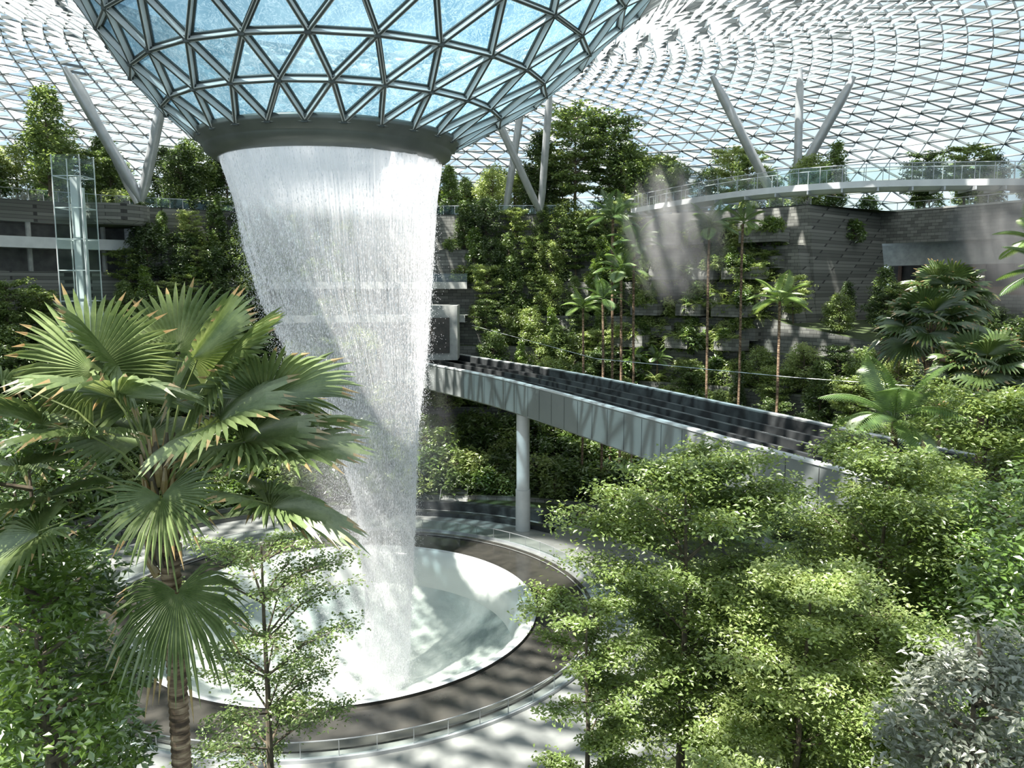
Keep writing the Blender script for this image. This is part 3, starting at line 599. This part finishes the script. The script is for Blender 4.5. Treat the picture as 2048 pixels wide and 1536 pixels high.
pth=path; mids=pth+nrm(np.c_[np.gradient(pth[:,1]),-np.gradient(pth[:,0])])*4.7
def clear(x,y,m=6.8): return np.min(np.hypot(mids[:,0]-x,mids[:,1]-y))>m
def put(me,name,r,ph,s,dz=0,tall=True):
    t=A(ph); x=CX+r*math.cos(t); y=CY+r*math.sin(t)
    z=hz(x,y)
    if not clear(x,y) and (tall or z>9): return
    link(me,name,None,(x,y,z+dz),random.random()*6,s)
for q in (31.5,33.6,35.5,37.6,39.3,41.6,44.5,45.8,47.8,50,52,54,56):
    ph=41
    while ph<LB:
        sparse=ph<57
        ph+=(random.uniform(1.6,2.8) if sparse else random.uniform(2.4,4.6))*57/ (q+14)*1.1; R=(q+random.uniform(-.4,.4))*Rb(ph)
        if q<44 or (72<ph<98 and q<46.2): 
            put(random.choice(BU),'shrub',R,ph,random.uniform(.9,1.9),0,False)
            if random.random()<.5: put(random.choice(BU),'shrub',R+.8,ph+1.6,random.uniform(.9,1.6),0,False)
            continue
        if sparse:
            v=random.random()
            if v<.26: put(random.choice(FT[2:]),'tree',R,ph,random.uniform(.4,.75))
            elif v<.34: 
                t=A(ph); place_feather(CX+R*math.cos(t),CY+R*math.sin(t),hz(CX+R*math.cos(t),CY+R*math.sin(t))+random.uniform(1,4),.9)
            put(FE if random.random()<.5 else random.choice(BU),'fern_clump',R-.5,ph,random.uniform(1.0,1.9)); continue
        put(random.choice(FT),'tree',R,ph,random.uniform(.55,.95))
        put(random.choice(BU),'shrub',R-.5,ph+1.5,random.uniform(.8,1.5))
for q in (34,38,42.5,45.3,47.8,52,58,66,74):
    ph=-35
    while ph<39:
        ph+=random.uniform(4,8)*50/(q+10); R=q*Rb(ph); s=random.uniform(.55,.9) if q<60 else random.uniform(.4,.6)
        t=A(ph); x=CX+R*math.cos(t); y=CY+R*math.sin(t)
        if (x<17 and y<40) or not clear(x,y,7.5): continue
        if q>60 and ph>22 : put(random.choice(BU),'shrub',R,ph,1.4); continue
        put(random.choice(FT),'tree',R,ph,s)
for q in (33,36,39,42,45.3,48,51,54):
    ph=LB+2
    while ph<212:
        ph+=random.uniform(3.5,6)*50/(q+10); put(random.choice(FT),'tree',q,ph,random.uniform(.55,1.0) if q<50 else random.uniform(.5,.9))
for i in range(100):
    ph=random.uniform(24,172); base=57*Rb(ph) if 40<ph<LB else (84 if ph<=40 else 58)
    r=base+random.uniform(2,16); t=A(ph); link(random.choice(FT),'canopy_tree',None,(CX+r*math.cos(t),CY+r*math.sin(t),34.5),random.random()*6,random.uniform(.7,1.25))
for (x,y,s) in ((9,116,1.6),(14,117,1.5),(4,118,1.3),(-52,92,1.3),(-59,90,1.2)):
    link(FT[3 if s>1.35 else 1],'canopy_tree',None,(x,y,34.5),random.random()*6,s)
for i in range(70):
    ph=random.uniform(41,170); base=57*Rb(ph) if ph<LB else 58; r=base+random.uniform(.8,3); t=A(ph); link(random.choice(BU),'shrub',None,(CX+r*math.cos(t),CY+r*math.sin(t),34.5),random.random()*6,random.uniform(.8,1.4))
ball('mist_cloud',M_mist,(17,84,30),(6,6,8)); ball('mist_cloud',M_mist,(48,72,29),(10,7,8))
# ------------------------------------------------------------ world, sun, camera
w=bpy.data.worlds.new('sky'); S.world=w; w.use_nodes=True; nt=w.node_tree; nt.nodes.clear(); L=nt.links.new
o=nd(nt,'ShaderNodeOutputWorld'); bg=nd(nt,'ShaderNodeBackground',i_1=1.1); tc=nd(nt,'ShaderNodeTexCoord'); n=nd(nt,'ShaderNodeTexNoise',ins={'Scale':2.5,'Detail':6,'Roughness':.6}); L(tc.outputs['Generated'],n.inputs['Vector'])
L(ramp(nt,n.outputs[0],[(.38,(.24,.38,.52)),(.55,(.48,.60,.68)),(.7,(.82,.87,.89))]),bg.inputs[0]); L(bg.outputs[0],o.inputs[0])
sl=bpy.data.lights.new('sun','SUN'); sl.energy=11.5; sl.angle=.016; sl.color=(1,.96,.88); so=bpy.data.objects.new('sun',sl); S.collection.objects.link(so)
so.rotation_euler=Vector((-.38,-.30,.87)).to_track_quat('Z','Y').to_euler()
cd=bpy.data.cameras.new('camera'); cd.sensor_width=36; cd.lens=36*1600/2048; cd.clip_end=600; cd.clip_start=.1
co=bpy.data.objects.new('camera',cd); S.collection.objects.link(co); co.location=(0,0,24.5); co.rotation_euler=(math.radians(83),0,0); S.camera=co
S.view_settings.view_transform='Standard'; S.view_settings.exposure=.72
